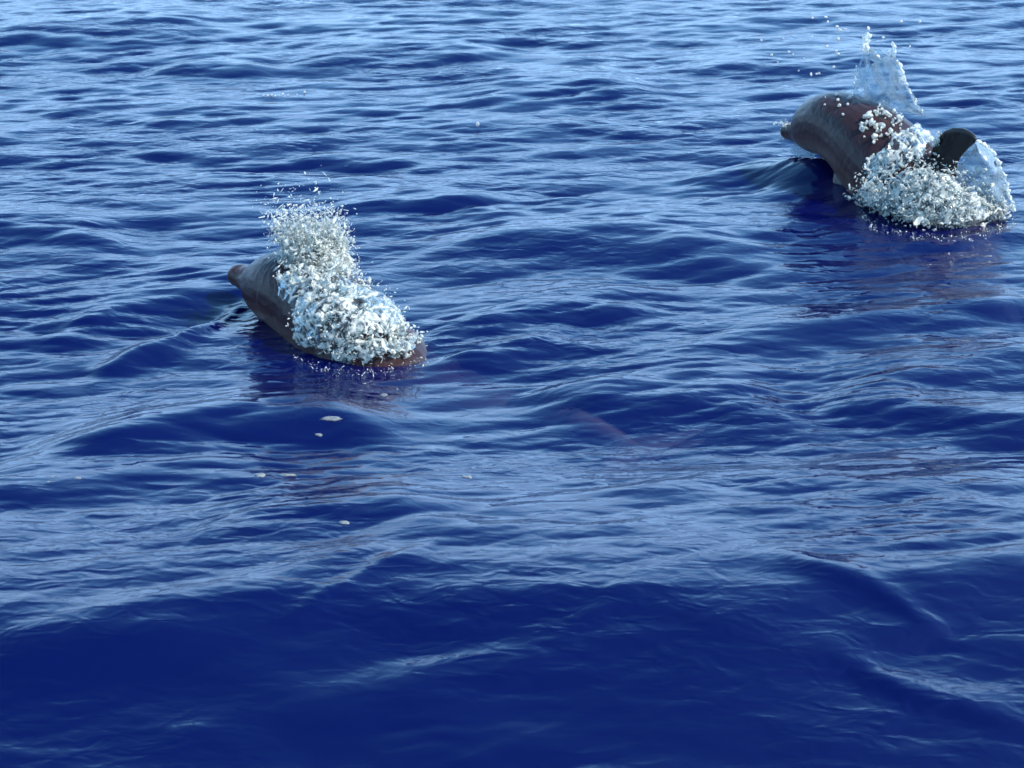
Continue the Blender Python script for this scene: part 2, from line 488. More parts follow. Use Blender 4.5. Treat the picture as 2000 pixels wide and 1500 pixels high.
def skin_material():
    m, N, L = new_mat('dolphin_skin')
    out = N.new('ShaderNodeOutputMaterial'); p = N.new('ShaderNodeBsdfPrincipled')
    at_ = N.new('ShaderNodeAttribute'); at_.attribute_name = 'skin'
    sep = N.new('ShaderNodeSeparateColor'); L.new(at_.outputs['Color'], sep.inputs[0])
    geo = N.new('ShaderNodeNewGeometry')
    nz = N.new('ShaderNodeTexNoise'); nz.inputs['Scale'].default_value = 7; nz.inputs['Detail'].default_value = 6; nz.inputs['Roughness'].default_value = 0.65
    L.new(geo.outputs['Position'], nz.inputs['Vector'])
    ad = N.new('ShaderNodeMath'); ad.operation = 'MULTIPLY_ADD'; ad.inputs[1].default_value = 0.55; ad.inputs[2].default_value = -0.27
    L.new(nz.outputs[0], ad.inputs[0])
    a2 = N.new('ShaderNodeMath'); a2.operation = 'ADD'; a2.use_clamp = True
    L.new(ad.outputs[0], a2.inputs[0]); L.new(sep.outputs[0], a2.inputs[1])
    rp = N.new('ShaderNodeValToRGB')
    e = rp.color_ramp.elements; e[0].position = 0.0; e[0].color = (0.022, 0.0105, 0.0120, 1)
    e[1].position = 1.0; e[1].color = (0.10, 0.075, 0.07, 1)
    x = e.new(0.35); x.color = (0.036, 0.0160, 0.0165, 1); x = e.new(0.65); x.color = (0.075, 0.038, 0.032, 1)
    L.new(a2.outputs[0], rp.inputs[0])
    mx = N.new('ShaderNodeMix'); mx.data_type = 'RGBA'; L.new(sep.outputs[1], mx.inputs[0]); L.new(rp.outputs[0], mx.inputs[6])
    mx.inputs[7].default_value = (0.002, 0.0014, 0.0016, 1)  # near-black fin: its shade is put into the skin colour
    tm = N.new('ShaderNodeMapRange'); tm.inputs[1].default_value = 0.44; tm.inputs[2].default_value = 0.72; tm.inputs[4].default_value = 0.8
    L.new(sep.outputs[2], tm.inputs[0])
    m3 = N.new('ShaderNodeMix'); m3.data_type = 'RGBA'; L.new(tm.outputs[0], m3.inputs[0]); L.new(mx.outputs[2], m3.inputs[6])
    m3.inputs[7].default_value = (0.165, 0.155, 0.16, 1)          # rear skin painted paler, imitating light scattered in the water over it
    L.new(m3.outputs[2], p.inputs['Base Color'])
    p.inputs['Roughness'].default_value = 0.4; p.inputs['IOR'].default_value = 1.33; p.inputs['Specular IOR Level'].default_value = 0.15
    p.inputs['Coat Weight'].default_value = 0.34; p.inputs['Coat Roughness'].default_value = 0.05; p.inputs['Coat IOR'].default_value = 1.33
    # running water film
    mp = N.new('ShaderNodeMapping'); mp.inputs['Scale'].default_value = (9, 5, 4); L.new(geo.outputs['Position'], mp.inputs[0])
    n2 = N.new('ShaderNodeTexNoise'); n2.inputs['Scale'].default_value = 2.2; n2.inputs['Detail'].default_value = 3; n2.inputs['Distortion'].default_value = 1.2
    L.new(mp.outputs[0], n2.inputs['Vector'])
    bp = N.new('ShaderNodeBump'); bp.inputs['Strength'].default_value = 0.75; bp.inputs['Distance'].default_value = 0.016
    L.new(n2.outputs[0], bp.inputs['Height']); L.new(bp.outputs[0], p.inputs['Coat Normal'])
    bp2 = N.new('ShaderNodeBump'); bp2.inputs['Strength'].default_value = 0.2; bp2.inputs['Distance'].default_value = 0.01
    L.new(n2.outputs[0], bp2.inputs['Height']); L.new(bp2.outputs[0], p.inputs['Normal'])
    L.new(p.outputs[0], out.inputs[0])
    return m
M_SKIN = skin_material()

def eyes(o, spine):
    m, N, L = new_mat('eye_black')
    out = N.new('ShaderNodeOutputMaterial'); p = N.new('ShaderNodeBsdfPrincipled'); p.inputs['Base Color'].default_value = (0.004, 0.003, 0.003, 1); p.inputs['Roughness'].default_value = 0.05
    L.new(p.outputs[0], out.inputs[0])
    for sg in (-1, 1):
        bm = bmesh.new(); bmesh.ops.create_uvsphere(bm, u_segments=12, v_segments=8, radius=0.016)
        w = float(cr(PROFILE[:, 0], PROFILE[:, 1], [0.11])[0]) * spine.L
        for v in bm.verts: v.co += Vector(spine.pt(0.11, sg * (w - 0.006), -0.022))
        for f in bm.faces: f.smooth = True
        me = bpy.data.meshes.new('eye'); bm.to_mesh(me); bm.free(); me.materials.append(m)
        e = bpy.data.objects.new('eye', me); C.objects.link(e); e.parent = o

# swimming away to the upper left, head high out of the water
tipR = at(1534, 252, 0.22); dorR = at(1845, 360, 0.20)
SP_R = Spine(tipR, (tipR - dorR)[:2], 2.70,
             [(0, .215), (.05, .235), (.10, .275), (.17, .325), (.25, .30), (.34, .21), (.47, .05), (.6, -.19), (.8, -.50), (1, -.68)])
FIN = ([(1816, 375), (1816, 345), (1818, 312), (1823, 287), (1832, 267), (1846, 254), (1862, 248), (1880, 249), (1895, 256), (1904, 265)],
       [(1890, 420), (1878, 385), (1870, 356), (1869, 334), (1872, 318), (1880, 304), (1890, 293), (1899, 285), (1905, 280), (1908, 273)])
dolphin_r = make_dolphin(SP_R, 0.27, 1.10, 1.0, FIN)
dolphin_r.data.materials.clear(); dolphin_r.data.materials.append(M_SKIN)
tag(dolphin_r, 'grey-brown dolphin with its dark dorsal fin above the foam and head raised high', 'dolphin', 'dolphins swimming away')
eyes(dolphin_r, SP_R)
# low in the water, back awash, tail and flukes showing through the surface
tipL = at(456, 528, 0.14); tailL = at(1250, 930, -0.14)
SP_L = Spine(tipL, (tipL - tailL)[:2], 2.74,
             [(0, .135), (.05, .125), (.11, .125), (.17, .125), (.26, .055), (.36, -.09), (.45, -.225), (.54, -.27), (.66, -.235), (.78, -.165), (.9, -.09), (1, -.065)], follow=(.42, .56))
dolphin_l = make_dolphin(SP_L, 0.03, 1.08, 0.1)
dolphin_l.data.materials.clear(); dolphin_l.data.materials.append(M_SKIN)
tag(dolphin_l, 'brown dolphin low in the water, back awash under foam, tail submerged', 'dolphin', 'dolphins swimming away')
eyes(dolphin_l, SP_L)
# ------------------------------------------------------------------ splashing water
from mathutils.bvhtree import BVHTree
def ico(sub):
    bm = bmesh.new(); bmesh.ops.create_icosphere(bm, subdivisions=sub, radius=1.0)
    V = np.array([v.co[:] for v in bm.verts]); F = np.array([[v.index for v in f.verts] for f in bm.faces]); bm.free()
    return V, F
ICO1, ICO2 = ico(1), ico(2)

def rot_mats(n, r):
    q = r.standard_normal((n, 4)); q /= np.linalg.norm(q, axis=1)[:, None]
    w, x, y, z = q.T
    return np.stack([1-2*(y*y+z*z), 2*(x*y-z*w), 2*(x*z+y*w), 2*(x*y+z*w), 1-2*(x*x+z*z), 2*(y*z-x*w), 2*(x*z-y*w), 2*(y*z+x*w), 1-2*(x*x+y*y)], -1).reshape(n, 3, 3)

def blobs(P, rad, seed, stretch=0.6, lumpy=0.3, tmpl=ICO1):
    """irregular drops: (V, F) of many small closed lumps"""
    r = np.random.default_rng(seed)
    P = np.asarray(P, float); n = len(P); rad = np.broadcast_to(np.asarray(rad, float), (n,))
    TV, TF = tmpl
    S = np.exp(r.normal(0, stretch, (n, 3)) * np.array([1, .9, .9])); S /= S.prod(1)[:, None] ** (1/3)
    S = S.clip(0.35, 2.3)
    if tmpl is ICO1: S = S * np.array([2.0, 0.85, 0.6])          # fine spray is torn into shreds, not beads
    M = rot_mats(n, r)
    L = TV[None] * S[:, None, :] * (1 + lumpy * r.standard_normal((n, len(TV)))[:, :, None].clip(-1.5, 1.5))
    V = np.einsum('nij,nkj->nki', M, L) * rad[:, None, None] + P[:, None, :]
    F = TF[None] + (np.arange(n) * len(TV))[:, None, None]
    return V.reshape(-1, 3), F.reshape(-1, 3)

def fuse(name, V, F, mat, voxel, iters=2, parent=None, disp=0.0, dscale=0.03):
    """melt overlapping lumps into one ragged body of water"""
    o = mesh_np(name, V, F, mat, parent=parent)
    rm = o.modifiers.new('r', 'REMESH'); rm.mode = 'VOXEL'; rm.voxel_size = voxel; rm.use_smooth_shade = True
    if iters:
        sm = o.modifiers.new('s', 'SMOOTH'); sm.factor = 0.4; sm.iterations = iters
    dg = bpy.context.evaluated_depsgraph_get()
    fin = bpy.data.meshes.new_from_object(o.evaluated_get(dg)); old = o.data
    o.modifiers.clear(); o.data = fin; bpy.data.meshes.remove(old); fin.name = name
    fin.polygons.foreach_set('use_smooth', np.ones(len(fin.polygons), bool))
    if not fin.materials: fin.materials.append(mat)
    return o

def white_water(name, white, film, scale=34, lo=0.40, hi=0.60):
    """aerated water: scatters white where full of bubbles, clear between"""
    m, N, L = new_mat(name)
    out = N.new('ShaderNodeOutputMaterial'); geo = N.new('ShaderNodeNewGeometry')
    nz = N.new('ShaderNodeTexNoise'); nz.inputs['Scale'].default_value = scale; nz.inputs['Detail'].default_value = 4; nz.inputs['Distortion'].default_value = 1.2
    L.new(geo.outputs['Position'], nz.inputs['Vector'])
    mr = N.new('ShaderNodeMapRange'); mr.inputs[1].default_value = lo; mr.inputs[2].default_value = hi
    mr.inputs[3].default_value = film[0]; mr.inputs[4].default_value = film[1]
    L.new(nz.outputs[0], mr.inputs[0])
    d = N.new('ShaderNodeBsdfDiffuse'); d.inputs[0].default_value = white
    tl = N.new('ShaderNodeBsdfTranslucent'); tl.inputs[0].default_value = white
    md = N.new('ShaderNodeMixShader'); md.inputs[0].default_value = 0.58
    L.new(d.outputs[0], md.inputs[1]); L.new(tl.outputs[0], md.inputs[2])
    tr = N.new('ShaderNodeBsdfTransparent'); tr.inputs[0].default_value = (0.86, 0.92, 0.95, 1)
    m1 = N.new('ShaderNodeMixShader'); L.new(mr.outputs[0], m1.inputs[0]); L.new(tr.outputs[0], m1.inputs[1]); L.new(md.outputs[0], m1.inputs[2])
    n2 = N.new('ShaderNodeTexNoise'); n2.inputs['Scale'].default_value = 70; n2.inputs['Detail'].default_value = 2
    L.new(geo.outputs['Position'], n2.inputs['Vector'])
    bp = N.new('ShaderNodeBump'); bp.inputs['Strength'].default_value = 0.6; bp.inputs['Distance'].default_value = 0.003
    L.new(n2.outputs[0], bp.inputs['Height'])
    gl = N.new('ShaderNodeBsdfGlossy'); gl.inputs['Roughness'].default_value = 0.2; L.new(bp.outputs[0], gl.inputs['Normal'])
    fr = N.new('ShaderNodeFresnel'); fr.inputs[0].default_value = 1.33; L.new(bp.outputs[0], fr.inputs['Normal'])
    hf = N.new('ShaderNodeMath'); hf.operation = 'MULTIPLY'; hf.inputs[1].default_value = 0.6; L.new(fr.outputs[0], hf.inputs[0])      # ruffled skin of the bubbles dulls the mirror
    m2 = N.new('ShaderNodeMixShader'); L.new(hf.outputs[0], m2.inputs[0]); L.new(m1.outputs[0], m2.inputs[1]); L.new(gl.outputs[0], m2.inputs[2])
    L.new(m2.outputs[0], out.inputs[0])
    return m
M_FOAM = white_water('foam_water', (0.84, 0.84, 0.77, 1), (0.02, 0.86), 24, 0.47, 0.61)
M_SPRAY = white_water('spray_water', (0.86, 0.86, 0.79, 1), (0.12, 0.90), 55, 0.36, 0.58)
M_FILM = white_water('clear_water_film', (0.30, 0.36, 0.42, 1), (0.10, 0.42))
M_FLECK = white_water('foam_fleck', (0.34, 0.37, 0.38, 1), (0.6, 1.0))
M_DOME = white_water('thin_water_film', (0.34, 0.40, 0.46, 1), (0.03, 0.26))
M_VEIL = white_water('veil_water', (0.40, 0.50, 0.58, 1), (0.22, 0.46), 14)
M_DROP = white_water('drop_water', (0.72, 0.70, 0.66, 1), (0.55, 1.0), 90)

def bvh(o):
    me = o.data
    return BVHTree.FromPolygons([v.co[:] for v in me.vertices], [p.vertices[:] for p in me.polygons])
BV_R, BV_L = bvh(dolphin_r), bvh(dolphin_l)
CAM = Vector((0, 0, CAM_H))

def surf_many(px, py, bv):
    """points on the animal, or else on the waves, seen there; normals and whether each is skin"""
    W = sea_many(px, py); P, Nn, K = [], [], []
    for x, y, w in zip(px, py, W):
        w = Vector(w); d = ray(x, y).normalized(); h = bv.ray_cast(CAM, d) if bv else (None,)
        if h[0] is not None and h[3] < (w - CAM).length + 0.02: P.append(h[0]); Nn.append(h[1]); K.append(True)
        else: P.append(w); Nn.append(Vector((0, 0, 1))); K.append(False)
    return P, Nn, K
def surf(px, py, bv):
    P, Nn, K = surf_many([px], [py], bv); return P[0], Nn[0], K[0]

def inside(poly, x, y):
    c = False; n = len(poly)
    for i in range(n):
        x1, y1 = poly[i]; x2, y2 = poly[i - 1]
        if (y1 > y) != (y2 > y) and x < (x2 - x1) * (y - y1) / (y2 - y1) + x1: c = not c
    return c

def scatter(poly, n, bv, lift, thin=0.0, scale=0.03, seed=0):
    """points lying on animal and water inside an outline, clumped by noise, lifted 0..lift along the normal"""
    r = random.Random(seed); xs = [p[0] for p in poly]; ys = [p[1] for p in poly]; X = []; Yy = []; k = 0
    while len(X) < n and k < n * 40:
        k += 1
        x, y = r.uniform(min(xs), max(xs)), r.uniform(min(ys), max(ys))
        if not inside(poly, x, y): continue
        if thin and noise.noise(Vector((x * scale, y * scale * 1.3, seed * 3.1))) < thin - 0.5 + r.gauss(0, 0.08): continue
        X.append(x); Yy.append(y)
    P, Nn, K = surf_many(X, Yy, bv)
    ok = [sk or bv.find_nearest(p)[3] < 0.30 for p, sk in zip(P, K)]          # nothing strays to the sea far behind
    P = [p for p, k_ in zip(P, ok) if k_]; Nn = [p for p, k_ in zip(Nn, ok) if k_]
    return np.array([tuple(p + (nr * 0.6 + Vector((0, 0, 0.4))) * lift * r.random() ** 1.5) for p, nr in zip(P, Nn)])

def lognorm(n, med, sig, seed, lo, hi):
    return np.clip(med * np.exp(np.random.default_rng(seed).normal(0, sig, n)), lo, hi)

def sheet(name, left, right, Y0, bulge, mat, parent, ragged=0.35, seed=1, nu=34, nv=40, thick=0.004, Y1=None):
    """a thin veil of water with real thickness between two edge lines (photo points at distance Y0..Y1)"""
    Y1 = Y1 or Y0
    def line(pts, v):
        t = np.linspace(0, 1, len(pts)); return np.interp(v, t, [p[0] for p in pts]), np.interp(v, t, [p[1] for p in pts])
    G = np.zeros((nv, nu, 3)); keep = np.ones((nv, nu), bool)
    for j in range(nv):
        v = j / (nv - 1); lx, ly = line(left, v); rx, ry = line(right, v)
        for i in range(nu):
            u = i / (nu - 1)
            p = at_y(lx + (rx - lx) * u, ly + (ry - ly) * u, Y0 + (Y1 - Y0) * u)
            q = Vector(p) * 9 + Vector((seed * 7.7, 0, 0))
            b = bulge * math.sin(math.pi * u) * math.sin(math.pi * min(1, v * 0.9 + 0.1))
            p = p + Vector((0.012 * noise.noise(q), -b + 0.03 * noise.noise(q * 1.7), 0.012 * noise.noise(q + Vector((5, 5, 5)))))
            G[j, i] = p
            e = min(u, 1 - u) * 2.2 + 0.06; e2 = min(e, v * 2.0 + 0.05)
            hole = noise.noise(Vector(p) * 22 + Vector((0, 0, seed)))
            keep[j, i] = hole * 0.55 + 0.5 > ragged * (1 - min(1, e2 * 1.6)) + 0.08
    nrm = np.cross(np.gradient(G, axis=1), np.gradient(G, axis=0)); nrm /= np.linalg.norm(nrm, axis=2)[..., None] + 1e-9
    A = (G + nrm * thick / 2).reshape(-1, 3); B = (G - nrm * thick / 2).reshape(-1, 3); o = nu * nv
    cell = keep[:-1, :-1] & keep[1:, :-1] & keep[:-1, 1:] & keep[1:, 1:]
    idx = np.arange(o).reshape(nv, nu); F = []
    for j in range(nv - 1):
        for i in range(nu - 1):
            if not cell[j, i]: continue
            a, b, c, d = idx[j, i], idx[j, i+1], idx[j+1, i+1], idx[j+1, i]
            F.append((a, b, c, d)); F.append((d + o, c + o, b + o, a + o))
            for dj, di, e, f in ((-1, 0, a, b), (0, 1, b, c), (1, 0, c, d), (0, -1, d, a)):
                jj, ii = j + dj, i + di
                if not (0 <= jj < nv - 1 and 0 <= ii < nu - 1) or not cell[jj, ii]:
                    F.append((f, e, e + o, f + o))
    s = mesh_np(name, np.concatenate([A, B]), F, mat, parent=parent)
    bm = bmesh.new(); bm.from_mesh(s.data); bmesh.ops.delete(bm, geom=[v for v in bm.verts if not v.link_faces], context='VERTS')
    bmesh.ops.smooth_vert(bm, verts=bm.verts, factor=0.4, use_axis_x=True, use_axis_y=True, use_axis_z=True)
    bm.to_mesh(s.data); bm.free()
    return s

def skin_film(name, poly, bv, lift, mat, root, step=3.0, dome_h=0.0, seed=2, amp=0.010, freq=14.0, smooth=3, flow=(1, 1)):
    """water lying on the back and on the sea round it: rough sheet dropped on the animal, given thickness"""
    xs = [p[0] for p in poly]; ys = [p[1] for p in poly]; cx, cy = sum(xs) / len(xs), sum(ys) / len(ys)
    nx = int((max(xs) - min(xs)) / step) + 1; ny = int((max(ys) - min(ys)) / step) + 1
    idx = {}; X = []; Yy = []
    for j in range(ny):
        for i in range(nx):
            x, y = min(xs) + i * step, min(ys) + j * step
            jx = x + 9 * noise.noise(Vector((x * .05, y * .05, seed))); jy = y + 7 * noise.noise(Vector((x * .05, y * .05, seed + 9)))
            if not inside(poly, jx, jy): continue
            idx[i, j] = len(X); X.append(x); Yy.append(y)
    if not X: return None
    P, Nn, K = surf_many(X, Yy, bv); A = []
    ok = [sk or bv.find_nearest(p)[3] < 0.30 for p, sk in zip(P, K)]
    idx = {c: i for c, i in idx.items() if ok[i]}
    for x, y, p, nr in zip(X, Yy, P, Nn):
        ex = 1 - ((x - cx) / (max(xs) - cx)) ** 2; ey = 1 - ((y - cy) / (max(ys) - cy)) ** 2
        q = Vector(p) * freq + Vector((seed, 0, 0)); q.x *= flow[0]; q.y *= flow[1]
        q = q + 0.5 * noise.noise_vector(q * 0.6)
        t = 1 - 2.2 * abs(noise.noise(q)) + 0.5 * (0.6 - 2 * abs(noise.noise(q * 2.1))) + 0.25 * noise.noise(q * 4.3)
        k = lift + dome_h * max(0, ex) * max(0, ey) + amp * t
        A.append(p + (nr * .6 + Vector((0, -.15, .4))) * k)
    n = len(A); B = [a - Vector((0, -.5, .8)).normalized() * 0.004 for a in A]; F = []
    cells = {(i, j) for (i, j) in idx if all(q in idx for q in ((i+1, j), (i, j+1), (i+1, j+1)))}
    cells = {c for c in cells if max((A[idx[c]] - A[idx[c[0]+1, c[1]]]).length, (A[idx[c]] - A[idx[c[0], c[1]+1]]).length) < 0.12}
    for (i, j) in cells:
        a, b, c, d = idx[i, j], idx[i+1, j], idx[i+1, j+1], idx[i, j+1]
        F.append((a, d, c, b)); F.append((b + n, c + n, d + n, a + n))
        for q, e, f in (((i, j-1), a, b), ((i+1, j), b, c), ((i, j+1), c, d), ((i-1, j), d, a)):
            if q not in cells: F.append((e, f, f + n, e + n))
    o = mesh_np(name, [tuple(v) for v in A + B], F, mat)
    bm = bmesh.new(); bm.from_mesh(o.data); bmesh.ops.delete(bm, geom=[v for v in bm.verts if not v.link_faces], context='VERTS')
    for _ in range(smooth): bmesh.ops.smooth_vert(bm, verts=bm.verts, factor=0.5, use_axis_x=True, use_axis_y=True, use_axis_z=True)
    bm.to_mesh(o.data); bm.free()
    return adopt(o, root)

def strand(pts, r0, r1, k=10):
    """chain of lump centres along photo points with distance: (px, py, Y)"""
    P, Rr = [], []
    n = len(pts)
    for i in range((n - 1) * k + 1):
        f = i / k; a = min(int(f), n - 2); q = f - a
        x = pts[a][0] + (pts[a+1][0] - pts[a][0]) * q; y = pts[a][1] + (pts[a+1][1] - pts[a][1]) * q; Y = pts[a][2] + (pts[a+1][2] - pts[a][2]) * q
        P.append(tuple(at_y(x, y, Y))); Rr.append(random.uniform(r0, r1))
    return P, Rr

def splash_root(name, loc, label, group=None):
    e = bpy.data.objects.new(name, None); e.location = loc; e.empty_display_size = 0.1; C.objects.link(e)
    tag(e, label, 'splash', group)
    return e
def adopt(o, root):
    o.parent = root; o.matrix_parent_inverse = Matrix.Translation(-root.location)
    return o

# ---- left dolphin: blow burst above the head
c0 = Vector(SP_L.pt(0.185, 0.0, 0.165))
burst = splash_root('splash', c0, 'tall white burst of spray rising over the head of the low brown dolphin', 'splashes on the dolphins')
r = np.random.default_rng(21)
def burst_pts(n, top, seed, jitter=1.0):
    q = np.random.default_rng(seed); P = []
    while len(P) < n:
        h = q.beta(1.05, 1.7) * top
        f = h / 0.40
        a = q.uniform(0, 2 * math.pi); rr = math.sqrt(q.random()) * (0.125 + 0.045 * min(f, 1.2))
        x, y = rr * math.cos(a) * 1.12, rr * math.sin(a) * 0.75
        x += 0.045 - 0.085 * f
        z = h - 0.05 + q.normal(0, .015)
        P.append((c0.x + x + 0.02, c0.y + y, c0.z + z))
    return np.array(P)
P = burst_pts(1500, 0.26, 3); rad = lognorm(len(P), 0.0066, 0.45, 3, .003, .016)
rad *= np.clip(1.25 - (P[:, 2] - c0.z) / 0.45, .45, 1.2)
V, F = blobs(P, rad, 4, 0.95, 0.30, ICO2)
core = fuse('spray_mass', V, F, M_SPRAY, 0.0036, 1); adopt(core, burst); core['kind'] = 'stuff'
P = burst_pts(7500, 0.32, 6); k = r.normal(0, 1, P.shape) * np.array([.026, .028, .022]); P = P + k
V, F = blobs(P, lognorm(len(P), 0.0024, 0.50, 7, .001, .007), 8, 1.0, 0.3)
sp_ = mesh_np('spray', V, F, M_SPRAY); adopt(sp_, burst); sp_['kind'] = 'stuff'
top = burst_pts(420, 0.47, 9); keep = top[:, 2] > c0.z + 0.20; top = top[keep] + r.normal(0, .035, (int(keep.sum()), 3))
V, F = blobs(top, lognorm(len(top), 0.0028, 0.45, 10, .0012, .007), 11, 0.7, 0.2)
mist = mesh_np('mist', V, F, M_SPRAY); adopt(mist, burst); mist['kind'] = 'stuff'

# ---- left dolphin: water pouring over the back, two humps of it
over = splash_root('splash', Vector(SP_L.pt(0.34, 0, 0.22)), 'broken dome of foamy water washing over the back of the low brown dolphin', 'splashes on the dolphins')
neck = [(540,548),(600,530),(665,545),(715,575),(690,590),(640,590),(600,620),(585,640),(570,600),(548,580)]
dome = [(582,660),(588,610),(620,580),(660,567),(715,572),(750,596),(780,630),(790,655),(740,668),(700,672),(660,690),(625,690),(595,680)]
low = [(640,690),(690,672),(750,668),(800,672),(815,688),(800,700),(745,710),(690,714),(655,708)]
skin_film('foam', neck, BV_L, 0.014, M_FOAM, over, 1.7, 0.03, 21, 0.016, 16, 2)
skin_film('foam', dome, BV_L, 0.026, M_FOAM, over, 1.7, 0.06, 22, 0.016, 16, 2)
skin_film('foam', low, BV_L, 0.012, M_FOAM, over, 1.7, 0.05, 23, 0.015, 16, 2)
for poly, n, li, th, sd_ in ((neck, 140, .05, .50, 3), (dome, 70, .08, .60, 5), (low, 60, .05, .58, 7)):
    P = scatter(poly, n, BV_L, li, th, 0.045, sd_)
    V, F = blobs(P, lognorm(len(P), 0.0055, 0.5, 30 + sd_, .0025, .015), 40 + sd_, 0.9, 0.3, ICO2)
    adopt(fuse('foam', V, F, M_SPRAY, 0.0036, 1), over)['kind'] = 'stuff'
P = scatter(dome + low, 1300, BV_L, 0.13, 0.3, 0.05, 8)
V, F = blobs(P, lognorm(len(P), 0.0026, 0.5, 37, .0012, .008), 38, 0.6, 0.2)
adopt(mesh_np('spray', V, F, M_SPRAY), over)['kind'] = 'stuff'



q = np.random.default_rng(91); P = []
for _ in range(4200):
    t = 0.175 + 0.235 * q.random() ** 0.9; f = (t - 0.175) / 0.235
    w, hu = 0.17 * (1 - .25 * f), float(np.interp(t, PROFILE[:, 0], PROFILE[:, 2])) * SP_L.L * 1.08
    s_ = np.clip(q.normal(-0.02 - 0.03 * f, 0.085), -w, w)
    P.append(SP_L.pt(t, s_, hu * math.sqrt(max(0.05, 1 - (s_ / 0.24) ** 2)) + abs(q.normal(0, 0.035 + 0.02 * math.sin(7 * f)))))
P = np.array(P); keep = np.array([noise.noise(Vector(p) * 13) > 0.02 for p in P]); P = P[keep]
V, F = blobs(P, lognorm(len(P), 0.0030, 0.55, 92, .0012, .010), 93, 1.0, 0.3)
adopt(mesh_np('spray', V, F, M_SPRAY), over)['kind'] = 'stuff'
keep = q.random(len(P)) < 0.07
V, F = blobs(P[keep] + q.normal(0, .006, (int(keep.sum()), 3)), lognorm(int(keep.sum()), 0.0065, 0.45, 94, .003, .014), 95, 0.9, 0.3, ICO2)
adopt(fuse('foam', V, F, M_SPRAY, 0.0038, 1), over)['kind'] = 'stuff'

P = scatter([(560,690),(640,712),(700,720),(790,708),(830,695),(840,712),(760,735),(660,740),(590,715)], 170, BV_L, 0.008, 0.40, 0.09, 29)
V, F = blobs(P, lognorm(len(P), 0.0017, 0.5, 96, .0009, .004), 97, 0.6, 0.25); adopt(mesh_np('bubbles', V, F, M_SPRAY), over)['kind'] = 'stuff'

# ---- right dolphin: jet over the head
jY = SP_R.pt(0.2, 0, 0)[1]
jet = splash_root('splash', Vector(SP_R.pt(0.22, 0.0, 0.2)), 'thin blue veil of water thrown up above the raised head', 'splashes on the dolphins')
adopt(sheet('water_veil', [(1692,88),(1676,130),(1668,165),(1660,195)], [(1745,104),(1768,150),(1788,190),(1812,228)], jY + 0.05, 0.05, M_VEIL, None, 0.36, 3, Y1=jY - 0.25), jet)
PP, RR = [], []
for ln, a, b in (([(1693,68,jY), (1690,88,jY), (1693,100,jY)], .010, .018), ([(1706,128,jY-.03), (1722,118,jY-.05), (1733,114,jY-.06)], .006, .011),
                 ([(1736,112,jY-.08),(1737,100,jY-.08)], .006, .009), ([(1746,112,jY-.1),(1748,92,jY-.1),(1742,84,jY-.1)], .006, .009),
                 ([(1705,98,jY-.02),(1710,106,jY-.03),(1718,112,jY-.04)], .005, .008),
                 ([(1750,118,jY-.1),(1758,132,jY-.12),(1764,148,jY-.14)], .006, .011), ([(1745,140,jY-.12),(1755,145,jY-.12),(1760,152,jY-.13)], .012, .020),
                 ([(1750,155,jY-.13),(1760,154,jY-.13)], .010, .014), ([(1664,185,jY-.05),(1670,160,jY),(1672,130,jY)], .003, .008),
                 ([(1764,150,jY-.14),(1776,180,jY-.18),(1790,205,jY-.22),(1802,222,jY-.25)], .003, .010)):
    p_, r_ = strand(ln, a, b); PP += p_; RR += r_
V, F = blobs(np.array(PP) + r.normal(0, .003, (len(PP), 3)), RR, 51, 0.4, 0.2, ICO2)
adopt(fuse('water_strand', V, F, M_SPRAY, 0.0046, 1), jet)['kind'] = 'stuff'

# ---- right dolphin: foam heaped round the dorsal fin and streaming over the back
heap = splash_root('splash', Vector(SP_R.pt(0.5, -0.1, 0.1)), 'heap of white foam round the dark dorsal fin', 'splashes on the dolphins')
mass = [(1688,372),(1712,352),(1738,372),(1768,346),(1800,340),(1828,356),(1858,366),(1880,395),(1900,392),(1940,395),(1968,405),(1958,432),(1905,448),(1840,455),(1780,450),(1730,434),(1698,412),(1680,392)]
skin_film('foam', mass, BV_R, 0.030, M_FOAM, heap, 1.7, 0.07, 31, 0.019, 14, 2)
P = scatter(mass, 380, BV_R, 0.11, 0.42, 0.05, 11)
V, F = blobs(P, lognorm(len(P), 0.0058, 0.5, 61, .0025, .016), 62, 0.9, 0.3, ICO2)
adopt(fuse('foam', V, F, M_SPRAY, 0.0042, 1), heap)['kind'] = 'stuff'
streak = [(1690,345),(1700,310),(1722,300),(1752,268),(1790,246),(1830,250),(1846,262),(1836,282),(1812,290),(1796,318),(1762,330),(1740,352),(1706,366)]
skin_film('foam', streak, BV_R, 0.012, M_FOAM, heap, 1.7, 0.02, 33, 0.015, 14, 2)
P = scatter(streak, 220, BV_R, 0.04, 0.52, 0.05, 13)
V, F = blobs(P, lognorm(len(P), 0.0062, 0.5, 63, .0025, .016), 64, 0.8, 0.3, ICO2)
adopt(fuse('foam', V, F, M_SPRAY, 0.0040, 1), heap)['kind'] = 'stuff'
back = [(1680,240),(1712,205),(1740,200),(1790,212),(1840,246),(1830,262),(1790,250),(1750,262),(1710,290),(1690,280)]
P = scatter(back, 170, BV_R, 0.03, 0.46, 0.05, 17)
V, F = blobs(P, lognorm(len(P), 0.0066, 0.45, 65, .003, .015), 66, 0.5, 0.2, ICO2)
adopt(mesh_np('spray', V, F, M_SPRAY), heap)['kind'] = 'stuff'
P = scatter(mass, 3200, BV_R, 0.20, 0.2, 0.04, 19)
V, F = blobs(P, lognorm(len(P), 0.0031, 0.5, 67, .0013, .010), 68, 0.8, 0.2)
adopt(mesh_np('spray', V, F, M_SPRAY), heap)['kind'] = 'stuff'

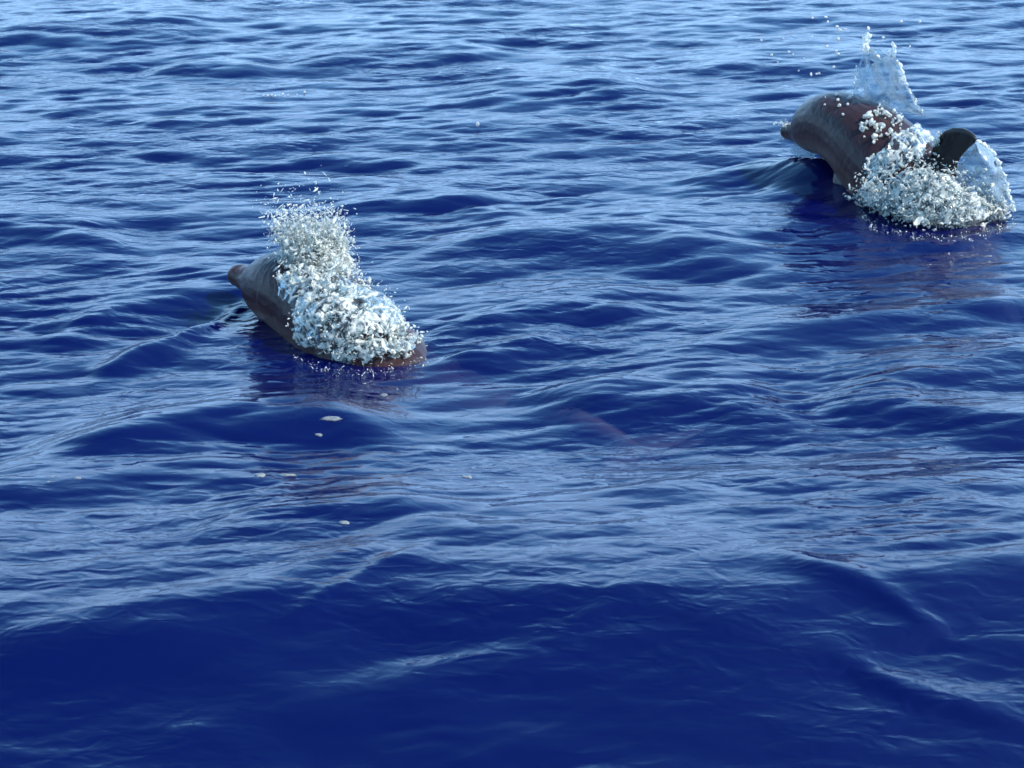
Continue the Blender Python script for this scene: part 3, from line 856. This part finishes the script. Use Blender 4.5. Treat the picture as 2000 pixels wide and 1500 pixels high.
P = scatter([(1670,395),(1700,430),(1760,452),(1850,458),(1950,440),(1990,420),(1990,445),(1900,475),(1780,475),(1690,445)], 200, BV_R, 0.008, 0.40, 0.09, 39)
V, F = blobs(P, lognorm(len(P), 0.0020, 0.5, 98, .001, .005), 99, 0.6, 0.25); adopt(mesh_np('bubbles', V, F, M_SPRAY), heap)['kind'] = 'stuff'

# ---- right dolphin: curved veil torn off behind the fin
fY = SP_R.pt(0.56, 0, 0)[1]
fan = splash_root('splash', at(1920, 420), 'curved glassy fan of water with beaded rim behind the dorsal fin', 'splashes on the dolphins')
adopt(sheet('water_veil', [(1900,282),(1880,300),(1870,326),(1869,352),(1874,380),(1885,420)], [(1908,276),(1936,296),(1952,322),(1964,352),(1974,385),(1982,412)], fY, 0.09, M_VEIL, None, 0.25, 5, Y1=fY - 0.05), fan)
PP, RR = [], []
for ln, a, b in (([(1908,277,fY),(1922,282,fY-.02),(1936,296,fY-.03),(1950,316,fY-.04),(1958,338,fY-.05),(1966,362,fY-.05),(1972,385,fY-.05),(1980,408,fY-.05)], .004, .013),
                 ([(1945,330,fY-.05),(1950,350,fY-.06),(1944,380,fY-.06),(1938,410,fY-.06)], .002, .008), ([(1935,320,fY-.07),(1925,350,fY-.09),(1930,390,fY-.08)], .002, .007),
                 ([(1962,350,fY-.05),(1956,380,fY-.06),(1952,415,fY-.06)], .003, .008)):
    p_, r_ = strand(ln, a, b, 9); PP += p_; RR += r_
V, F = blobs(np.array(PP) + r.normal(0, .004, (len(PP), 3)), RR, 71, 0.5, 0.25, ICO2)
adopt(fuse('water_strand', V, F, M_SPRAY, 0.0044, 1), fan)['kind'] = 'stuff'
q = np.random.default_rng(72); P = []
for _ in range(420):
    v = q.beta(3, 1.3); x = 1876 + (1978 - 1876) * q.random() * (0.75 + .25 * v); y = 300 + 130 * v
    if x > 1905 + 80 * v: continue
    P.append(tuple(at_y(x, y, fY - 0.06 + q.normal(0, .03))))
V, F = blobs(P, lognorm(len(P), 0.0055, 0.5, 73, .002, .014), 74, 0.7, 0.25)
adopt(mesh_np('spray', V, F, M_SPRAY), fan)['kind'] = 'stuff'

# ---- water dripping off the chin of the right dolphin
chin = splash_root('splash', at(1550, 270, 0.15), 'small splash of clear water clinging to the beak of the dolphin with raised head', 'splashes on the dolphins')
P = []
bY = tipR.y
for _ in range(90):
    x = random.gauss(1548, 13); y = 244 + abs(random.gauss(0, 10)) + (x - 1548) * .25
    P.append(tuple(at_y(x, y, bY - 0.05 + random.gauss(0, .03))))
V, F = blobs(P, lognorm(len(P), 0.009, 0.45, 81, .004, .02), 82, 0.6, 0.25, ICO2)
adopt(fuse('foam', V, F, M_FOAM, 0.0046, 1), chin)['kind'] = 'stuff'
adopt(sheet('water_veil', [(1526,250),(1536,272),(1546,300)], [(1575,262),(1590,290),(1600,330)], bY - 0.05, 0.03, M_VEIL, None, 0.5, 9, 20, 20, Y1=bY - 0.2), chin)

# ------------------------------------------------------------------ single drops, bubbles and flecks of foam
def drop(p, rad, seed, name='water_drop', squash=1.0, mat=None):
    V, F = blobs([(0, 0, 0)], rad, seed, 0.33, 0.13, ICO2)
    V[:, 2] *= squash
    o = mesh_np(name, V, F, mat or M_DROP); o.location = p
    return o
FLY = [(1587,35,4),(1613,33,4),(1617,42,5),(1635,52,7),(1640,59,6),(1650,57,5),(1696,56,8),(1637,77,7),(1586,71,3),(1530,75,4),(1614,91,7),(1633,100,5),(1636,106,6),
       (1541,101,4),(1549,106,4),(1507,107,5),(1571,114,3),(1628,131,6),(1600,143,4),(1584,145,6),(1595,144,4),(1560,138,3),(1725,73,5),(1760,42,6),(1797,42,6),(1777,91,3),(1519,121,3),(1487,78,3)]
for i, (x, y, s) in enumerate(FLY):
    Y = jY + random.uniform(-.25, .35)
    o = drop(at_y(x, y, Y), s * 0.00125 * 1.15, 200 + i)
    right = x > 1690
    tag(o, ('tiny white drop flying right of the water veil above the raised head' if right else 'small round white drop in the air up and left of the raised head'), 'water drop', 'drops flying over the raised head')
ONSKIN = [(1630,171,7),(1634,186,6),(1637,197,5),(1640,208,7),(1662,176,6),(1659,192,6),(1656,206,5),(1648,225,5),(1718,186,7),(1613,192,3),(1612,206,4),(1762,262,12),(1700,221,5),(1827,232,5),(1842,226,4),(1756,277,5),(1828,300,6),(1830,318,6),(1834,326,5),(1854,334,6),(1815,372,6)]
for i, (x, y, s) in enumerate(ONSKIN):
    p, nr, sk = surf(x, y, BV_R)
    if not sk: continue
    o = drop(p + nr * 0.008, s * 0.00145, 300 + i)
    tag(o, {12: 'largest white bead of water on the raised dolphin, near the foam streak'}.get(s, 'white bead of water on the dark skin of the dolphin with raised head'), 'water drop', 'beads of water on the raised dolphin')
for i, (x, y, s) in enumerate([(515,188,3.5),(523,188,4),(530,187,5),(537,189,4),(552,186,5),(563,187,3),(580,187,4),(595,182,5)]):
    o = drop(sea_at(x, y) + Vector((0, 0, .008)), s * 0.0016, 400 + i, 'bubble', 0.75)
    tag(o, 'tiny white bubble in the row on the far dark ripple', 'bubble', 'row of bubbles on the far ripple')
o = drop(sea_at(933, 252) + Vector((0, 0, .03)), 0.010, 450, squash=1.3)
tag(o, 'lone white drop bouncing off the water midway between the two dolphins', 'water drop')
FLECK = [(508,929,12,4.5,'round white foam fleck just left of the long fleck in the dark hollow'), (560,928,19,3.5,'long white foam fleck right of the round one in the dark hollow'),
         (152,934,7,3,'white foam fleck, largest of the three at the far left edge'), (105,930,4,1.8,'tiny foam fleck above and left of the far left ones'), (95,941,4,1.6,'tiny foam fleck lowest at the far left'),
         (622,849,8,3,'small foam fleck on the dark wave under the splash of the low dolphin'), (911,932,11,4,'pale foam fleck alone right of the two flecks in the dark hollow'),
         (750,772,7,5,'bright white foam fleck just below the low dolphin splash'), (672,1021,10,3,'white foam fleck on the pale water above the smooth front wave'),
         (647,818,20,5,'flat pale foam fleck on the crest below the low dolphin, broadest of all')]
for i, (x, y, w, h, lab) in enumerate(FLECK):
    p = sea_at(x, y); sc = (p - CAM).length / FPX
    V, F = blobs([(0, 0, 0)], 1.0, 500 + i, 0.15, 0.22, ICO2)
    V[:, 0] *= w * sc; V[:, 1] *= h * sc * 1.8; V[:, 2] *= min(w, h) * sc * 0.8
    o = mesh_np('foam_fleck', V, F, M_FLECK); o.location = p
    tag(o, lab, 'foam', 'flecks of foam on the sea')
sea = build_sea(M_SEA)
